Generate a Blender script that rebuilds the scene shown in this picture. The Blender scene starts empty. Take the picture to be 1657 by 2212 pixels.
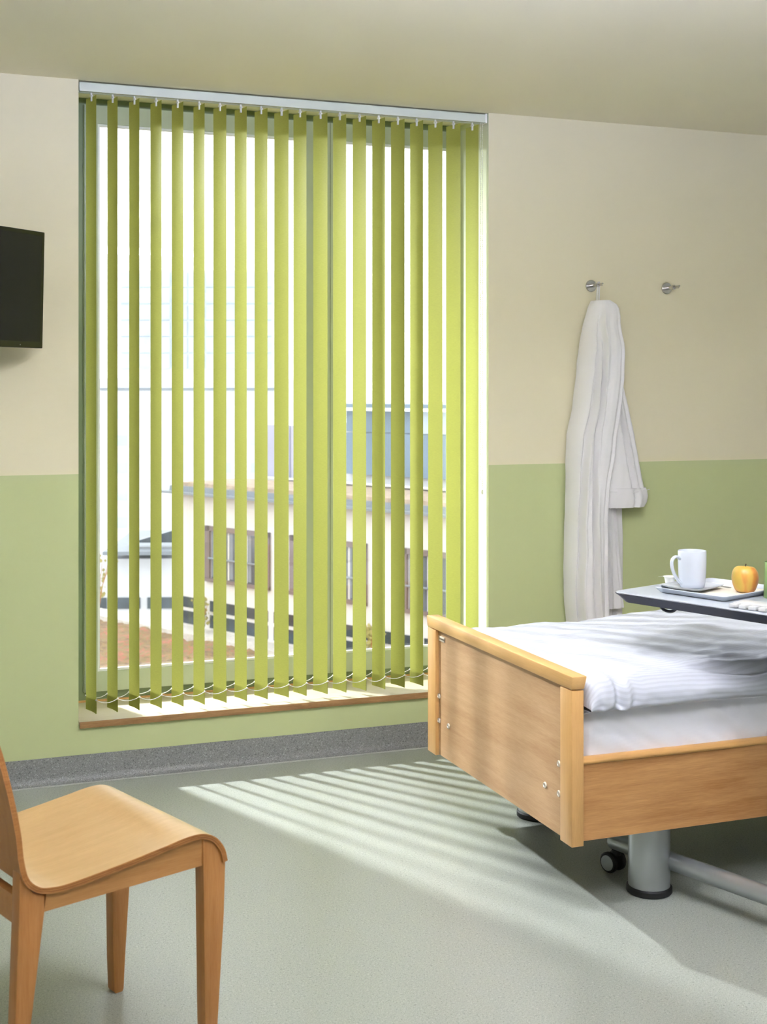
import bpy, bmesh, math, random
from mathutils import Vector, Matrix, noise
random.seed(7)
R = math.radians
scene = bpy.context.scene
col = scene.collection

# ------------------------------------------------------------------ camera
CAM_H = 1.4
F_PX = 2815.0
cd = bpy.data.cameras.new('camera'); cam = bpy.data.objects.new('camera', cd); col.objects.link(cam)
cd.sensor_fit = 'HORIZONTAL'; cd.sensor_width = 24.0; cd.lens = F_PX / 1657.0 * 24.0
cd.shift_y = -(1106.0 - 843.0) / 1657.0
cam.location = (0, 0, CAM_H); cam.rotation_euler = (R(90), 0, -math.atan(1048.0 / F_PX))
cd.dof.use_dof = True; cd.dof.focus_distance = 4.2; cd.dof.aperture_fstop = 6.3
cd.clip_end = 1000
scene.camera = cam

# ------------------------------------------------------------------ world, lights, exposure
w = bpy.data.worlds.new('overcast_sky'); scene.world = w; w.use_nodes = True
bg = w.node_tree.nodes['Background']; bg.inputs[0].default_value = (0.93, 0.97, 1.0, 1); bg.inputs[1].default_value = 2.9

ld = bpy.data.lights.new('flood_lamp', 'SPOT'); lamp = bpy.data.objects.new('flood_lamp', ld); col.objects.link(lamp)
lamp.location = (0.02, 6.75, 2.62)
ld.energy = 1400; ld.shadow_soft_size = 0.06; ld.spot_size = R(88); ld.spot_blend = 1.0
ld.color = (0.93, 0.945, 1.0)
lamp.rotation_euler = (Vector((1.5, 3.6, -0.2)) - lamp.location).to_track_quat('-Z', 'Y').to_euler()

vs = scene.view_settings
vs.view_transform = 'Standard'; vs.look = 'None'; vs.exposure = 0.19; vs.gamma = 1.0; vs.use_curve_mapping = False
scene.cycles.max_bounces = 7; scene.cycles.diffuse_bounces = 5; scene.cycles.use_adaptive_sampling = True; scene.cycles.adaptive_threshold = 0.03; scene.cycles.transmission_bounces = 6
scene.cycles.transparent_max_bounces = 16; scene.cycles.caustics_reflective = False; scene.cycles.caustics_refractive = False
scene.cycles.sample_clamp_indirect = 30.0

# ------------------------------------------------------------------ helpers
def lin(c):
    return tuple(((v / 255) / 12.92 if v / 255 <= 0.04045 else (((v / 255) + 0.055) / 1.055) ** 2.4) for v in c)

class NT:
    def __init__(s, name):
        s.m = bpy.data.materials.new(name); s.m.use_nodes = True
        s.t = s.m.node_tree; s.b = s.t.nodes['Principled BSDF']; s.out = s.t.nodes['Material Output']
    def n(s, typ, **kw):
        x = s.t.nodes.new(typ)
        for k, v in kw.items():
            if k.startswith('i_'): x.inputs[k[2:].replace('_', ' ')].default_value = v
            else: setattr(x, k, v)
        return x
    def l(s, a, b): s.t.links.new(a, b)
    def coord(s, kind='Object', scale=(1, 1, 1), rot=(0, 0, 0)):
        c = s.n('ShaderNodeTexCoord'); m = s.n('ShaderNodeMapping')
        m.inputs['Scale'].default_value = scale; m.inputs['Rotation'].default_value = rot
        s.l(c.outputs[kind], m.inputs['Vector']); return m.outputs['Vector']
    def ramp(s, fac, stops, interp='LINEAR'):
        r = s.n('ShaderNodeValToRGB'); r.color_ramp.interpolation = interp
        e = r.color_ramp.elements
        while len(e) < len(stops): e.new(0.5)
        for el, (p, c) in zip(e, stops):
            el.position = p; el.color = (*c, 1) if len(c) == 3 else c
        s.l(fac, r.inputs['Fac']); return r.outputs['Color']
    def bump(s, h, strength=0.1, dist=0.01):
        b = s.n('ShaderNodeBump'); b.inputs['Strength'].default_value = strength; b.inputs['Distance'].default_value = dist
        s.l(h, b.inputs['Height']); s.l(b.outputs['Normal'], s.b.inputs['Normal'])

def plain(name, rgb, rough=0.5, metal=0.0, spec=0.5, var=0.04, scale=6.0, bump=0.0, bscale=200.0):
    q = NT(name); c = lin(rgb)
    v = q.coord('Object')
    nz = q.n('ShaderNodeTexNoise', i_Scale=scale, i_Detail=1.0); q.l(v, nz.inputs['Vector'])
    q.l(q.ramp(nz.outputs['Fac'], [(0.3, tuple(x * (1 - var) for x in c)), (0.7, tuple(min(1, x * (1 + var)) for x in c))]), q.b.inputs['Base Color'])
    q.b.inputs['Roughness'].default_value = rough; q.b.inputs['Metallic'].default_value = metal
    q.b.inputs['Specular IOR Level'].default_value = spec
    if bump:
        n2 = q.n('ShaderNodeTexNoise', i_Scale=bscale, i_Detail=3.0); q.l(v, n2.inputs['Vector']); q.bump(n2.outputs['Fac'], bump, 0.002)
    return q.m

def wood(name, dark, light, axis='X', scale=1.0, rough=0.38, contrast=1.0, spec=0.4, cathedral=0.3):
    q = NT(name); ax = 'XYZ'.index(axis)
    def stretch(along, across): return tuple(along if i == ax else across for i in range(3))
    n1 = q.n('ShaderNodeTexNoise', i_Scale=1.0, i_Detail=5.0, i_Roughness=0.65, i_Distortion=0.4); q.l(q.coord('Object', stretch(3.0 * scale, 60 * scale)), n1.inputs['Vector'])
    n2 = q.n('ShaderNodeTexNoise', i_Scale=1.0, i_Detail=3.0); q.l(q.coord('Object', stretch(28 * scale, 420 * scale)), n2.inputs['Vector'])
    n3 = q.n('ShaderNodeTexNoise', i_Scale=1.0, i_Detail=2.0, i_Distortion=0.3); q.l(q.coord('Object', stretch(1.3 * scale, 7 * scale)), n3.inputs['Vector'])
    mu = q.n('ShaderNodeMath', operation='MULTIPLY'); mu.inputs[1].default_value = 26.0; q.l(n3.outputs['Fac'], mu.inputs[0])
    si = q.n('ShaderNodeMath', operation='SINE'); q.l(mu.outputs[0], si.inputs[0])
    def ma(src, k, add=None):
        x = q.n('ShaderNodeMath', operation='MULTIPLY_ADD'); x.inputs[1].default_value = k; q.l(src, x.inputs[0])
        if add is None: x.inputs[2].default_value = 0.0
        else: q.l(add, x.inputs[2])
        return x.outputs[0]
    c = ma(n1.outputs['Fac'], 0.5); c = ma(n2.outputs['Fac'], 0.35, c); c = ma(n3.outputs['Fac'], 0.15, c); c = ma(si.outputs[0], 0.05 * cathedral, c)
    d = 0.16 / contrast
    q.l(q.ramp(c, [(0.5 - d, lin(dark)), (0.5 + d, lin(light))]), q.b.inputs['Base Color'])
    q.b.inputs['Roughness'].default_value = rough; q.b.inputs['Specular IOR Level'].default_value = spec
    return q.m

class MB:
    def __init__(s): s.v = []; s.f = []; s.mi = []; s.cur = 0
    def add(s, vs, fs):
        o = len(s.v); s.v += [tuple(p) for p in vs]
        for f in fs: s.f.append(tuple(i + o for i in f)); s.mi.append(s.cur)
        return s
    def box(s, lo, hi):
        x0, y0, z0 = lo; x1, y1, z1 = hi
        return s.add([(x0, y0, z0), (x1, y0, z0), (x1, y1, z0), (x0, y1, z0), (x0, y0, z1), (x1, y0, z1), (x1, y1, z1), (x0, y1, z1)],
                     [(0, 3, 2, 1), (4, 5, 6, 7), (0, 1, 5, 4), (1, 2, 6, 5), (2, 3, 7, 6), (3, 0, 4, 7)])
    def cbox(s, c, d): return s.box([c[i] - d[i] / 2 for i in range(3)], [c[i] + d[i] / 2 for i in range(3)])
    def prism(s, poly, axis, a, b):
        n = len(poly)
        def P(p, t):
            if axis == 'Y': return (p[0], t, p[1])
            if axis == 'X': return (t, p[0], p[1])
            return (p[0], p[1], t)
        vs = [P(p, a) for p in poly] + [P(p, b) for p in poly]
        fs = [tuple(range(n))[::-1], tuple(range(n, 2 * n))] + [(i, (i + 1) % n, (i + 1) % n + n, i + n) for i in range(n)]
        return s.add(vs, fs)
    def loft(s, rings, cap=True, closed=True):
        n = len(rings[0]); vs = [p for r in rings for p in r]; fs = []
        for k in range(len(rings) - 1):
            for i in range(n if closed else n - 1):
                j = (i + 1) % n; fs.append((k * n + i, k * n + j, (k + 1) * n + j, (k + 1) * n + i))
        if cap and closed: fs += [tuple(range(n))[::-1], tuple(range((len(rings) - 1) * n, len(rings) * n))]
        return s.add(vs, fs)
    def tube(s, pts, r, seg=10, cap=True):
        pts = [Vector(p) for p in pts]; rings = []; prev = None
        for i, p in enumerate(pts):
            t = (pts[min(i + 1, len(pts) - 1)] - pts[max(i - 1, 0)]).normalized()
            if prev is None:
                u = t.cross(Vector((0, 0, 1)) if abs(t.z) < 0.9 else Vector((1, 0, 0))).normalized()
            else: u = (prev - t * prev.dot(t)).normalized()
            prev = u; b = t.cross(u); rr = r[i] if isinstance(r, (list, tuple)) else r
            rings.append([p + (u * math.cos(2 * math.pi * k / seg) + b * math.sin(2 * math.pi * k / seg)) * rr for k in range(seg)])
        return s.loft(rings, cap)
    def lathe(s, prof, c=(0, 0, 0), seg=28, axis='Z'):
        rings = []
        for r, h in prof:
            ring = []
            for k in range(seg):
                a = 2 * math.pi * k / seg; x, y = r * math.cos(a), r * math.sin(a)
                p = {'Z': (x, y, h), 'Y': (x, h, -y), 'X': (h, x, y)}[axis]
                ring.append((c[0] + p[0], c[1] + p[1], c[2] + p[2]))
            rings.append(ring)
        return s.loft(rings, True)
    def ball(s, c, r, seg=12, sc=(1, 1, 1)):
        n = seg // 2; prof = [(max(1e-4, math.sin(math.pi * k / n)) * r, -math.cos(math.pi * k / n) * r) for k in range(n + 1)]
        rings = [[(c[0] + rr * math.cos(2 * math.pi * j / seg) * sc[0], c[1] + rr * math.sin(2 * math.pi * j / seg) * sc[1], c[2] + h * sc[2]) for j in range(seg)] for rr, h in prof]
        return s.loft(rings, True)
    def build(s, name, mat, parent=None, smooth=False, bevel=0.0, bseg=2, off=(0, 0, 0), kind=None, angle=40, label=None):
        me = bpy.data.meshes.new(name)
        me.from_pydata([(p[0] - off[0], p[1] - off[1], p[2] - off[2]) for p in s.v], [], s.f)
        mats = mat if isinstance(mat, (list, tuple)) else [mat]
        for m in mats: me.materials.append(m)
        if len(mats) > 1: me.polygons.foreach_set('material_index', s.mi)
        bm = bmesh.new(); bm.from_mesh(me); bmesh.ops.recalc_face_normals(bm, faces=bm.faces)
        if bevel:
            es = [e for e in bm.edges if len(e.link_faces) == 2 and e.calc_face_angle(0) > R(28)]
            bmesh.ops.bevel(bm, geom=es, offset=bevel, segments=bseg, profile=0.5, affect='EDGES', clamp_overlap=True)
        bm.to_mesh(me); bm.free()
        if smooth or bevel:
            me.polygons.foreach_set('use_smooth', [True] * len(me.polygons)); me.set_sharp_from_angle(angle=R(angle))
        o = bpy.data.objects.new(name, me); col.objects.link(o)
        if parent: o.parent = parent
        if kind: o['kind'] = kind
        if label: o['label'] = label
        return o

def tag(o, label=None, cat=None, group=None, kind=None):
    if label: o['label'] = label
    if cat: o['category'] = cat
    if group: o['group'] = group
    if kind: o['kind'] = kind
    return o
def empty(name, loc, label=None, cat=None, group=None, kind=None, rz=0):
    o = bpy.data.objects.new(name, None); col.objects.link(o); o.location = loc; o.rotation_euler = (0, 0, rz); o.empty_display_size = 0.1
    return tag(o, label, cat, group, kind)
def copy_tree(o, parent=None):
    c = o.copy(); col.objects.link(c); c.parent = parent
    for ch in list(o.children): copy_tree(ch, c)
    return c
def catmull(pts, n):
    out = []; P = [pts[0]] + list(pts) + [pts[-1]]; m = len(pts) - 1
    for i in range(n):
        t = i / (n - 1) * m; k = min(int(t), m - 1); u = t - k
        a, b, c, d = P[k], P[k + 1], P[k + 2], P[k + 3]
        out.append(tuple(0.5 * ((2 * b[j]) + (c[j] - a[j]) * u + (2 * a[j] - 5 * b[j] + 4 * c[j] - d[j]) * u * u + (3 * b[j] - a[j] - 3 * c[j] + d[j]) * u ** 3) for j in range(len(b))))
    return out
def lerp_tab(tab, x):
    tab = sorted(tab)
    if x <= tab[0][0]: return tab[0][1:]
    for a, b in zip(tab, tab[1:]):
        if x <= b[0]:
            t = (x - a[0]) / (b[0] - a[0]); return tuple(p + (q - p) * t for p, q in zip(a[1:], b[1:]))
    return tab[-1][1:]
def sstep(a, b, x):
    t = min(1, max(0, (x - a) / (b - a))); return t * t * (3 - 2 * t)

# ------------------------------------------------------------------ materials
def wall_material():
    q = NT('two_tone_wall_paint'); g = q.n('ShaderNodeNewGeometry'); sp = q.n('ShaderNodeSeparateXYZ'); q.l(g.outputs['Position'], sp.inputs[0])
    gt = q.n('ShaderNodeMath', operation='GREATER_THAN'); gt.inputs[1].default_value = 1.1; q.l(sp.outputs['Z'], gt.inputs[0])
    mx = q.n('ShaderNodeMix', data_type='RGBA'); q.l(gt.outputs[0], mx.inputs[0])
    mx.inputs[6].default_value = (*lin((190, 198, 146)), 1); mx.inputs[7].default_value = (*lin((224, 216, 184)), 1)
    q.l(mx.outputs[2], q.b.inputs['Base Color']); q.b.inputs['Roughness'].default_value = 0.55; q.b.inputs['Specular IOR Level'].default_value = 0.25
    return q.m
def speckle(name, base, dark, light, scale=1.0, rough=0.35, amount=0.5):
    q = NT(name); v = q.coord('Object')
    n1 = q.n('ShaderNodeTexNoise', i_Scale=170.0 * scale, i_Detail=2.0, i_Roughness=0.6); q.l(v, n1.inputs['Vector'])
    n2 = q.n('ShaderNodeTexNoise', i_Scale=420.0 * scale, i_Detail=1.0); q.l(v, n2.inputs['Vector'])
    c1 = q.ramp(n1.outputs['Fac'], [(0.33, lin(dark)), (0.41, lin(base)), (0.60, lin(base)), (0.68, lin(light))])
    c2 = q.ramp(n2.outputs['Fac'], [(0.35, lin(dark)), (0.46, lin(base)), (0.58, lin(base)), (0.70, lin(light))])
    mx = q.n('ShaderNodeMix', data_type='RGBA'); mx.inputs[0].default_value = amount; q.l(c1, mx.inputs[6]); q.l(c2, mx.inputs[7])
    q.l(mx.outputs[2], q.b.inputs['Base Color']); q.b.inputs['Roughness'].default_value = rough; q.b.inputs['Specular IOR Level'].default_value = 0.35
    return q.m
M = {}
M['wall'] = wall_material()
M['ceiling'] = plain('ceiling_paint', (240, 233, 206), 0.6, spec=0.25, var=0.01, scale=2)
M['white_wall'] = plain('white_wall_paint', (236, 237, 234), 0.6, spec=0.25, var=0.01, scale=2)
M['reveal'] = plain('reveal_paint', (226, 232, 206), 0.6, spec=0.2, var=0.01)
M['floor'] = speckle('vinyl_floor', (166, 171, 160), (104, 109, 100), (200, 204, 196), 1.0, 0.33)
M['skirt'] = speckle('vinyl_skirting', (136, 137, 134), (66, 66, 66), (190, 191, 188), 1.1, 0.4, 0.45)
M['weld'] = speckle('weld_seam', (190, 192, 184), (150, 152, 146), (215, 216, 210), 1.1, 0.4)
M['fixed_frame'] = plain('fixed_frame_paint', (124, 140, 98), 0.45, var=0.02)
M['frame'] = plain('window_frame_paint', (180, 190, 156), 0.4, var=0.01)
M['seal'] = plain('window_rubber_seal', (45, 50, 42), 0.6, var=0.05)
M['bead'] = plain('glazing_bead', (232, 234, 228), 0.35, var=0.01)
M['sill'] = wood('sill_board', (196, 184, 152), (222, 212, 184), 'X', 1.0, 0.4, 0.6)
M['silledge'] = wood('sill_edge_wood', (134, 98, 58), (176, 136, 88), 'X', 2.0, 0.5)
M['rail'] = plain('white_aluminium', (208, 214, 200), 0.35, var=0.01)
M['white_plastic'] = plain('white_plastic', (240, 240, 234), 0.4, var=0.01)
M['porcelain'] = plain('white_porcelain', (196, 201, 208), 0.12, var=0.005)
M['black'] = plain('black_plastic', (22, 22, 20), 0.35, var=0.03)
M['screen'] = plain('dark_screen', (22, 22, 20), 0.35, var=0.03)
M['chrome'] = plain('brushed_chrome', (190, 188, 182), 0.22, 1.0, var=0.02)
M['steel'] = plain('silver_paint', (168, 172, 172), 0.3, 0.65, var=0.02)
M['rubber'] = plain('black_rubber', (22, 22, 22), 0.55, var=0.05)
M['beech_y'] = wood('beech_rail', (206, 160, 98), (224, 180, 118), 'Y', 1.0, 0.35, 0.8)
M['beech_z'] = wood('beech_post', (200, 152, 90), (220, 174, 112), 'Z', 1.0, 0.35, 0.8)
M['beech_x'] = wood('beech_side_rail', (196, 148, 86), (216, 168, 104), 'X', 1.0, 0.4, 0.8)
M['oak_y'] = wood('oak_laminate_foot', (176, 136, 94), (206, 170, 128), 'Y', 1.0, 0.45, .72, cathedral=1.2)
M['oak_x'] = wood('oak_laminate_side', (164, 112, 62), (204, 154, 98), 'X', 1.0, 0.45, .8, cathedral=1.6)
M['seat'] = wood('beech_plywood_seat', (186, 150, 98), (204, 170, 118), 'X', 0.8, 0.3, 0.8, 0.5)
M['ply'] = wood('plywood_edge', (150, 92, 44), (196, 138, 76), 'X', 3.0, 0.5)
M['leg'] = wood('beech_leg', (168, 110, 56), (192, 136, 78), 'Z', 1.2, 0.4, 0.9)
M['apron'] = wood('beech_apron', (172, 118, 64), (196, 144, 86), 'X', 1.2, 0.4, 0.9)

def slat_material():
    q = NT('lime_blind_fabric'); q.t.nodes.remove(q.b)
    v = q.coord('Object', (60, 60, 900)); nz = q.n('ShaderNodeTexNoise', i_Scale=1.0, i_Detail=3.0); q.l(v, nz.inputs['Vector'])
    c = lin((186, 189, 104))
    cr = q.ramp(nz.outputs['Fac'], [(0.3, tuple(x * 0.93 for x in c)), (0.7, tuple(x * 1.07 for x in c))])
    d = q.n('ShaderNodeBsdfDiffuse'); t = q.n('ShaderNodeBsdfTranslucent'); q.l(cr, d.inputs['Color']); q.l(cr, t.inputs['Color'])
    m = q.n('ShaderNodeMixShader'); m.inputs[0].default_value = 0.5; q.l(d.outputs[0], m.inputs[1]); q.l(t.outputs[0], m.inputs[2])
    g = q.n('ShaderNodeBsdfGlossy'); g.inputs['Roughness'].default_value = 0.45; g.inputs['Color'].default_value = (1, 1, 1, 1)
    m2 = q.n('ShaderNodeMixShader'); m2.inputs[0].default_value = 0.004; q.l(m.outputs[0], m2.inputs[1]); q.l(g.outputs[0], m2.inputs[2])
    b = q.n('ShaderNodeBump'); b.inputs['Strength'].default_value = 0.25; b.inputs['Distance'].default_value = 0.0008; q.l(nz.outputs['Fac'], b.inputs['Height'])
    q.l(b.outputs['Normal'], d.inputs['Normal'])
    q.l(m2.outputs[0], q.out.inputs['Surface']); return q.m
M['slat'] = slat_material()
def glass_material(name, tint=(0.985, 0.99, 0.99), refl=1.0):
    q = NT(name); q.t.nodes.remove(q.b)
    t = q.n('ShaderNodeBsdfTransparent'); t.inputs['Color'].default_value = (*tint, 1)
    g = q.n('ShaderNodeBsdfGlossy'); g.inputs['Roughness'].default_value = 0.0
    fr = q.n('ShaderNodeFresnel'); ge = q.n('ShaderNodeNewGeometry')
    ior = q.n('ShaderNodeMix', data_type='FLOAT'); ior.inputs[2].default_value = 1.5; ior.inputs[3].default_value = 1 / 1.5
    q.l(ge.outputs['Backfacing'], ior.inputs[0]); q.l(ior.outputs[0], fr.inputs['IOR'])   # same reflectance on both faces of a thin pane
    mm = q.n('ShaderNodeMath', operation='MULTIPLY'); mm.inputs[1].default_value = refl; q.l(fr.outputs[0], mm.inputs[0])
    m = q.n('ShaderNodeMixShader'); q.l(mm.outputs[0], m.inputs[0]); q.l(t.outputs[0], m.inputs[1]); q.l(g.outputs[0], m.inputs[2])
    q.l(m.outputs[0], q.out.inputs['Surface']); return q.m
M['glass'] = glass_material('window_glass')

# ================================================================== ROOM SHELL
D = 4.75; CEIL = 2.512; XL, XR, YN = -1.7, 4.7, -1.7
WX0, WX1 = 0.604, 2.218            # window opening
SILL = 0.214; DEPTH = 5.17
m = MB(); m.box((XL - .2, YN - .2, -.2), (XR + .2, DEPTH, 0)); m.build('floor', M['floor'], kind='structure')
m = MB(); m.box((XL - .2, YN - .2, CEIL), (XR + .2, DEPTH, CEIL + .3)); m.build('ceiling', M['ceiling'], kind='structure')
m = MB(); m.box((XL - .2, YN - .2, 0), (XL, DEPTH, CEIL)); m.build('wall_left', M['white_wall'], kind='structure')
m = MB(); m.box((XR, YN - .2, 0), (XR + .2, DEPTH, CEIL)); m.build('wall_right', M['white_wall'], kind='structure')
m = MB(); m.box((XL, YN - .2, 0), (XR, YN, CEIL)); m.build('wall_front', M['white_wall'], kind='structure')
# window wall: one mesh with the opening; faces inside the opening take the reveal paint
m = MB()
m.box((XL, D, 0), (WX0, DEPTH, CEIL)); m.box((WX1, D, 0), (XR, DEPTH, CEIL)); m.box((WX0, D, 0), (WX1, DEPTH, SILL - .012))
for k in (9, 3): pass
m.mi = [0] * len(m.f); m.mi[3] = 1; m.mi[6 + 5] = 1
wb = m.build('wall_back', [M['wall'], M['reveal']], kind='structure')

# skirting: coved vinyl along the window wall and the right wall
def skirt(name, x0, x1):
    prof = [(D, .095), (D - .003, .095), (D - .0035, .03), (D - .006, .016), (D - .012, .007), (D - .022, .002), (D - .03, .001), (D - .03, 0.0), (D, 0.0)]
    m = MB(); m.prism(prof, 'X', x0, x1); o = m.build(name, M['skirt'], smooth=True, kind='structure', angle=50)
    m = MB(); m.box((x0, D - .034, 0.0005), (x1, D - .024, .0026)); m.build('weld_seam', M['weld'], o)
    return o
skirt('baseboard_back', XL, XR)

# ------------------------------------------------------------------ window
win = empty('window_1', (0, 0, 0), kind='structure')
tag(win, 'tall two-pane window with pale painted frame behind the green blind')
FY0, FY1 = 5.045, 5.12
m = MB()
m.box((WX0, FY0, SILL), (0.662, FY1, CEIL)); m.box((2.19, FY0, SILL), (WX1, FY1, CEIL))
m.box((0.662, FY0, SILL), (2.19, FY1, .255)); m.box((0.662, FY0, 2.482), (2.19, FY1, CEIL)); m.box((1.555, FY0, .255), (1.605, FY1, 2.482))
m.build('window_frame', M['fixed_frame'], win)
def sash(x0, x1, xa, xb):
    za, zb, z0, z1 = .328, 2.415, .253, 2.484; y0, y1 = 5.028, 5.072
    m = MB(); m.box((x0, y0, z0), (xa, y1, z1)); m.box((xb, y0, z0), (x1, y1, z1)); m.box((xa, y0, z0), (xb, y1, za)); m.box((xa, y0, zb), (xb, y1, z1))
    s = m.build('sash', M['frame'], win)
    m = MB(); t = .009
    m.box((xa, 5.034, za), (xb, 5.05, za + t)); m.box((xa, 5.034, zb - t), (xb, 5.05, zb)); m.box((xa, 5.034, za + t), (xa + t, 5.05, zb - t)); m.box((xb - t, 5.034, za + t), (xb, 5.05, zb - t))
    m.build('glazing_bead', M['bead'], s)
    m = MB(); m.box((x0 + .002, y0 - .0008, z0 + .002), (x0 + .0035, y0, z1 - .002)); m.box((xa - .012, y0 - .0006, z0), (xa - .0105, y0, z1)); m.build('joint_line', M['seal'], s)
    for yy in (5.046, 5.062):
        m = MB(); m.box((xa + .003, yy, za + .003), (xb - .003, yy + .004, zb - .003)); m.build('pane', M['glass'], s)
    return s
sash(.660, 1.592, .711, 1.535); sash(1.5935, 2.212, 1.6527, 2.178)
m = MB(); m.box((WX0 + .002, D - .012, SILL - .012), (WX1 - .002, FY0 + .006, SILL)); sl = m.build('window_sill', M['sill'], win)
m = MB(); m.box((WX0 + .002, D - .016, SILL - .022), (WX1 - .002, D - .010, SILL + .0004)); m.build('front_edge', M['silledge'], sl, bevel=.001)
m = MB(); m.box((WX0 + .002, FY0 - .010, SILL), (WX1 - .002, FY0, SILL + .006)); m.build('back_strip', M['beech_x'], sl)

# ------------------------------------------------------------------ vertical blind
SLY = 4.785; SLW = .089; ZB, ZT = .238, 2.461
blind = empty('vertical_blind', (0.6, SLY, CEIL), 'lime green vertical slat blind hanging in front of the window', 'blind')
BO = (0.6, SLY, CEIL)
m = MB(); prof = [(-.022, 2.474), (-.022, 2.504), (-.019, 2.507), (.019, 2.507), (.022, 2.504), (.022, 2.474), (.006, 2.474), (.006, 2.48), (-.006, 2.48), (-.006, 2.474)]
m.prism([(SLY + p[0] - .006, p[1]) for p in prof], 'X', WX0 + .004, 2.206); rail = m.build('head_rail', M['rail'], blind, off=BO)
m = MB(); m.box((2.206, SLY - .031, 2.472), (2.214, SLY + .019, 2.509)); m.build('end_cap', M['white_plastic'], rail, off=BO, bevel=.001)
slats = [(0.6533, 16.0), (0.7295, 15.4), (0.8083, 14.7), (0.8881, 16.4), (0.9679, 16.9), (1.0486, 15.0), (1.1276, 19.5), (1.2076, 16.2), (1.2866, 18.2), (1.3666, 22.0),
         (1.44, 17.0), (1.522, 20.0), (1.6001, 16.5), (1.6813, 16.6), (1.7609, 14.5), (1.841, 16.1), (1.9209, 13.6), (2.0012, 17.1), (2.0794, 16.6), (2.1615, 11.0)]
def slat_sheet(z0, z1, dy, n=8, bow=.0035):
    m = MB(); rings = []
    zs = [z0 + (z1 - z0) * k / 12 for k in range(13)]
    for z in zs: rings.append([(-SLW / 2 + SLW * i / n, dy + bow * (1 - (2 * i / n - 1) ** 2), z - BO[2]) for i in range(n + 1)])
    return m.loft(rings, False, False)
proto = None
for i, (x, th) in enumerate(slats):
    if proto is None:
        s = slat_sheet(ZB, ZT, 0).build('slat', M['slat'], blind, smooth=True)
        m = MB(); a = slat_sheet(ZB + .0005, ZB + .045, .0012, 8); b = slat_sheet(ZB + .0005, ZB + .045, -.0012, 8); m.add(a.v, a.f); m.add(b.v, b.f)
        m.build('hem', M['slat'], s, smooth=True)
        m = MB(); m.box((-.003, -.0022, ZT - .016 - BO[2]), (.003, .0062, ZT + .004 - BO[2])); m.box((-.008, -.002, ZT + .001 - BO[2]), (.008, .003, ZT + .006 - BO[2])); m.box((-.003, -.003, ZT + .004 - BO[2]), (.003, .003, 2.482 - BO[2]))
        m.build('hanger', M['white_plastic'], s)
        proto = s
    else: s = copy_tree(proto, blind)
    s.location = (x - BO[0], 0, 0); s.rotation_euler = (0, 0, R(th - 90))
def link_chain(side):
    m = MB(); nodes = []
    for x, th in slats:
        t = R(th); sg = side * SLW / 2
        nodes.append(Vector((x + sg * math.sin(t), SLY - sg * math.cos(t) - .002 * side, .288)))
    for a, b in zip(nodes, nodes[1:]):
        sag = .013 + random.uniform(-.003, .004)
        m.tube([a.lerp(b, k / 8) - Vector((0, 0, 4 * sag * (k / 8) * (1 - k / 8))) for k in range(9)], .0013, 6)
    for a in nodes: m.ball(a, .0036, 8)
    return m.build('link_chain', M['white_plastic'], blind, smooth=True, off=BO)
link_chain(1); link_chain(-1)
m = MB()
for dx, zb in ((-.0035, 1.035), (.0045, 1.0)):
    m.tube([(2.196 + dx, 4.772, 2.475), (2.196 + dx, 4.772, zb)], .0006, 5)
    z = 2.47
    while z > zb: m.ball((2.196 + dx, 4.772, z), .0021, 6); z -= .0085
m.build('control_chain', M['white_plastic'], blind, smooth=True, off=BO, kind='stuff')
m = MB(); m.lathe([(.001, 1.0), (.004, .997), (.0045, .985), (.001, .981)], (2.2005, 4.772, 0), 10); m.build('chain_weight', M['white_plastic'], blind, smooth=True, off=BO)

# ------------------------------------------------------------------ added fill lamps out of view, imitating flash bounced off the ceiling
def fill_glow(name, strength):
    q = NT(name); q.b.inputs['Base Color'].default_value = (.9, .9, .9, 1)
    q.b.inputs['Emission Color'].default_value = (.585, .635, 1.0, 1); q.b.inputs['Emission Strength'].default_value = strength
    return q.m
def fill(x, y, z, wx, wy, glow, label, tilt=0.0):
    e = empty('bounce_fill', (x, y, z), label, 'added fill light')
    m = MB(); t = .02
    m.box((-wx / 2, -wy / 2, -.03), (wx / 2, wy / 2, -.02)); m.box((-wx / 2, -wy / 2, -.02), (-wx / 2 + t, wy / 2, .03)); m.box((wx / 2 - t, -wy / 2, -.02), (wx / 2, wy / 2, .03))
    m.box((-wx / 2 + t, -wy / 2, -.02), (wx / 2 - t, -wy / 2 + t, .03)); m.box((-wx / 2 + t, wy / 2 - t, -.02), (wx / 2 - t, wy / 2, .03))
    m.build('housing', M['rail'], e).rotation_euler = (tilt, 0, 0)
    m = MB(); m.box((-wx / 2 + t, -wy / 2 + t, -.01), (wx / 2 - t, wy / 2 - t, .012)); m.build('diffuser', fill_glow('fill_diffuser', glow), e).rotation_euler = (tilt, 0, 0)
    for sx_ in (-.4, .4):
        m = MB(); m.tube([(sx_ * wx, 0, .0), (sx_ * wx, 0, CEIL - z)], .002, 6); m.build('suspension_wire', M['chrome'], e)  # housing and wires are invented along with the fill
    return e
fill(1.15, 1.85, 2.25, 1.25, .5, 88.0, 'long unseen added bounce uplight hanging nearer the window', R(-12))
fill(1.5, .75, 2.06, 2.2, .7, 23.0, 'wide unseen added bounce uplight hanging farther from the window')
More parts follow.
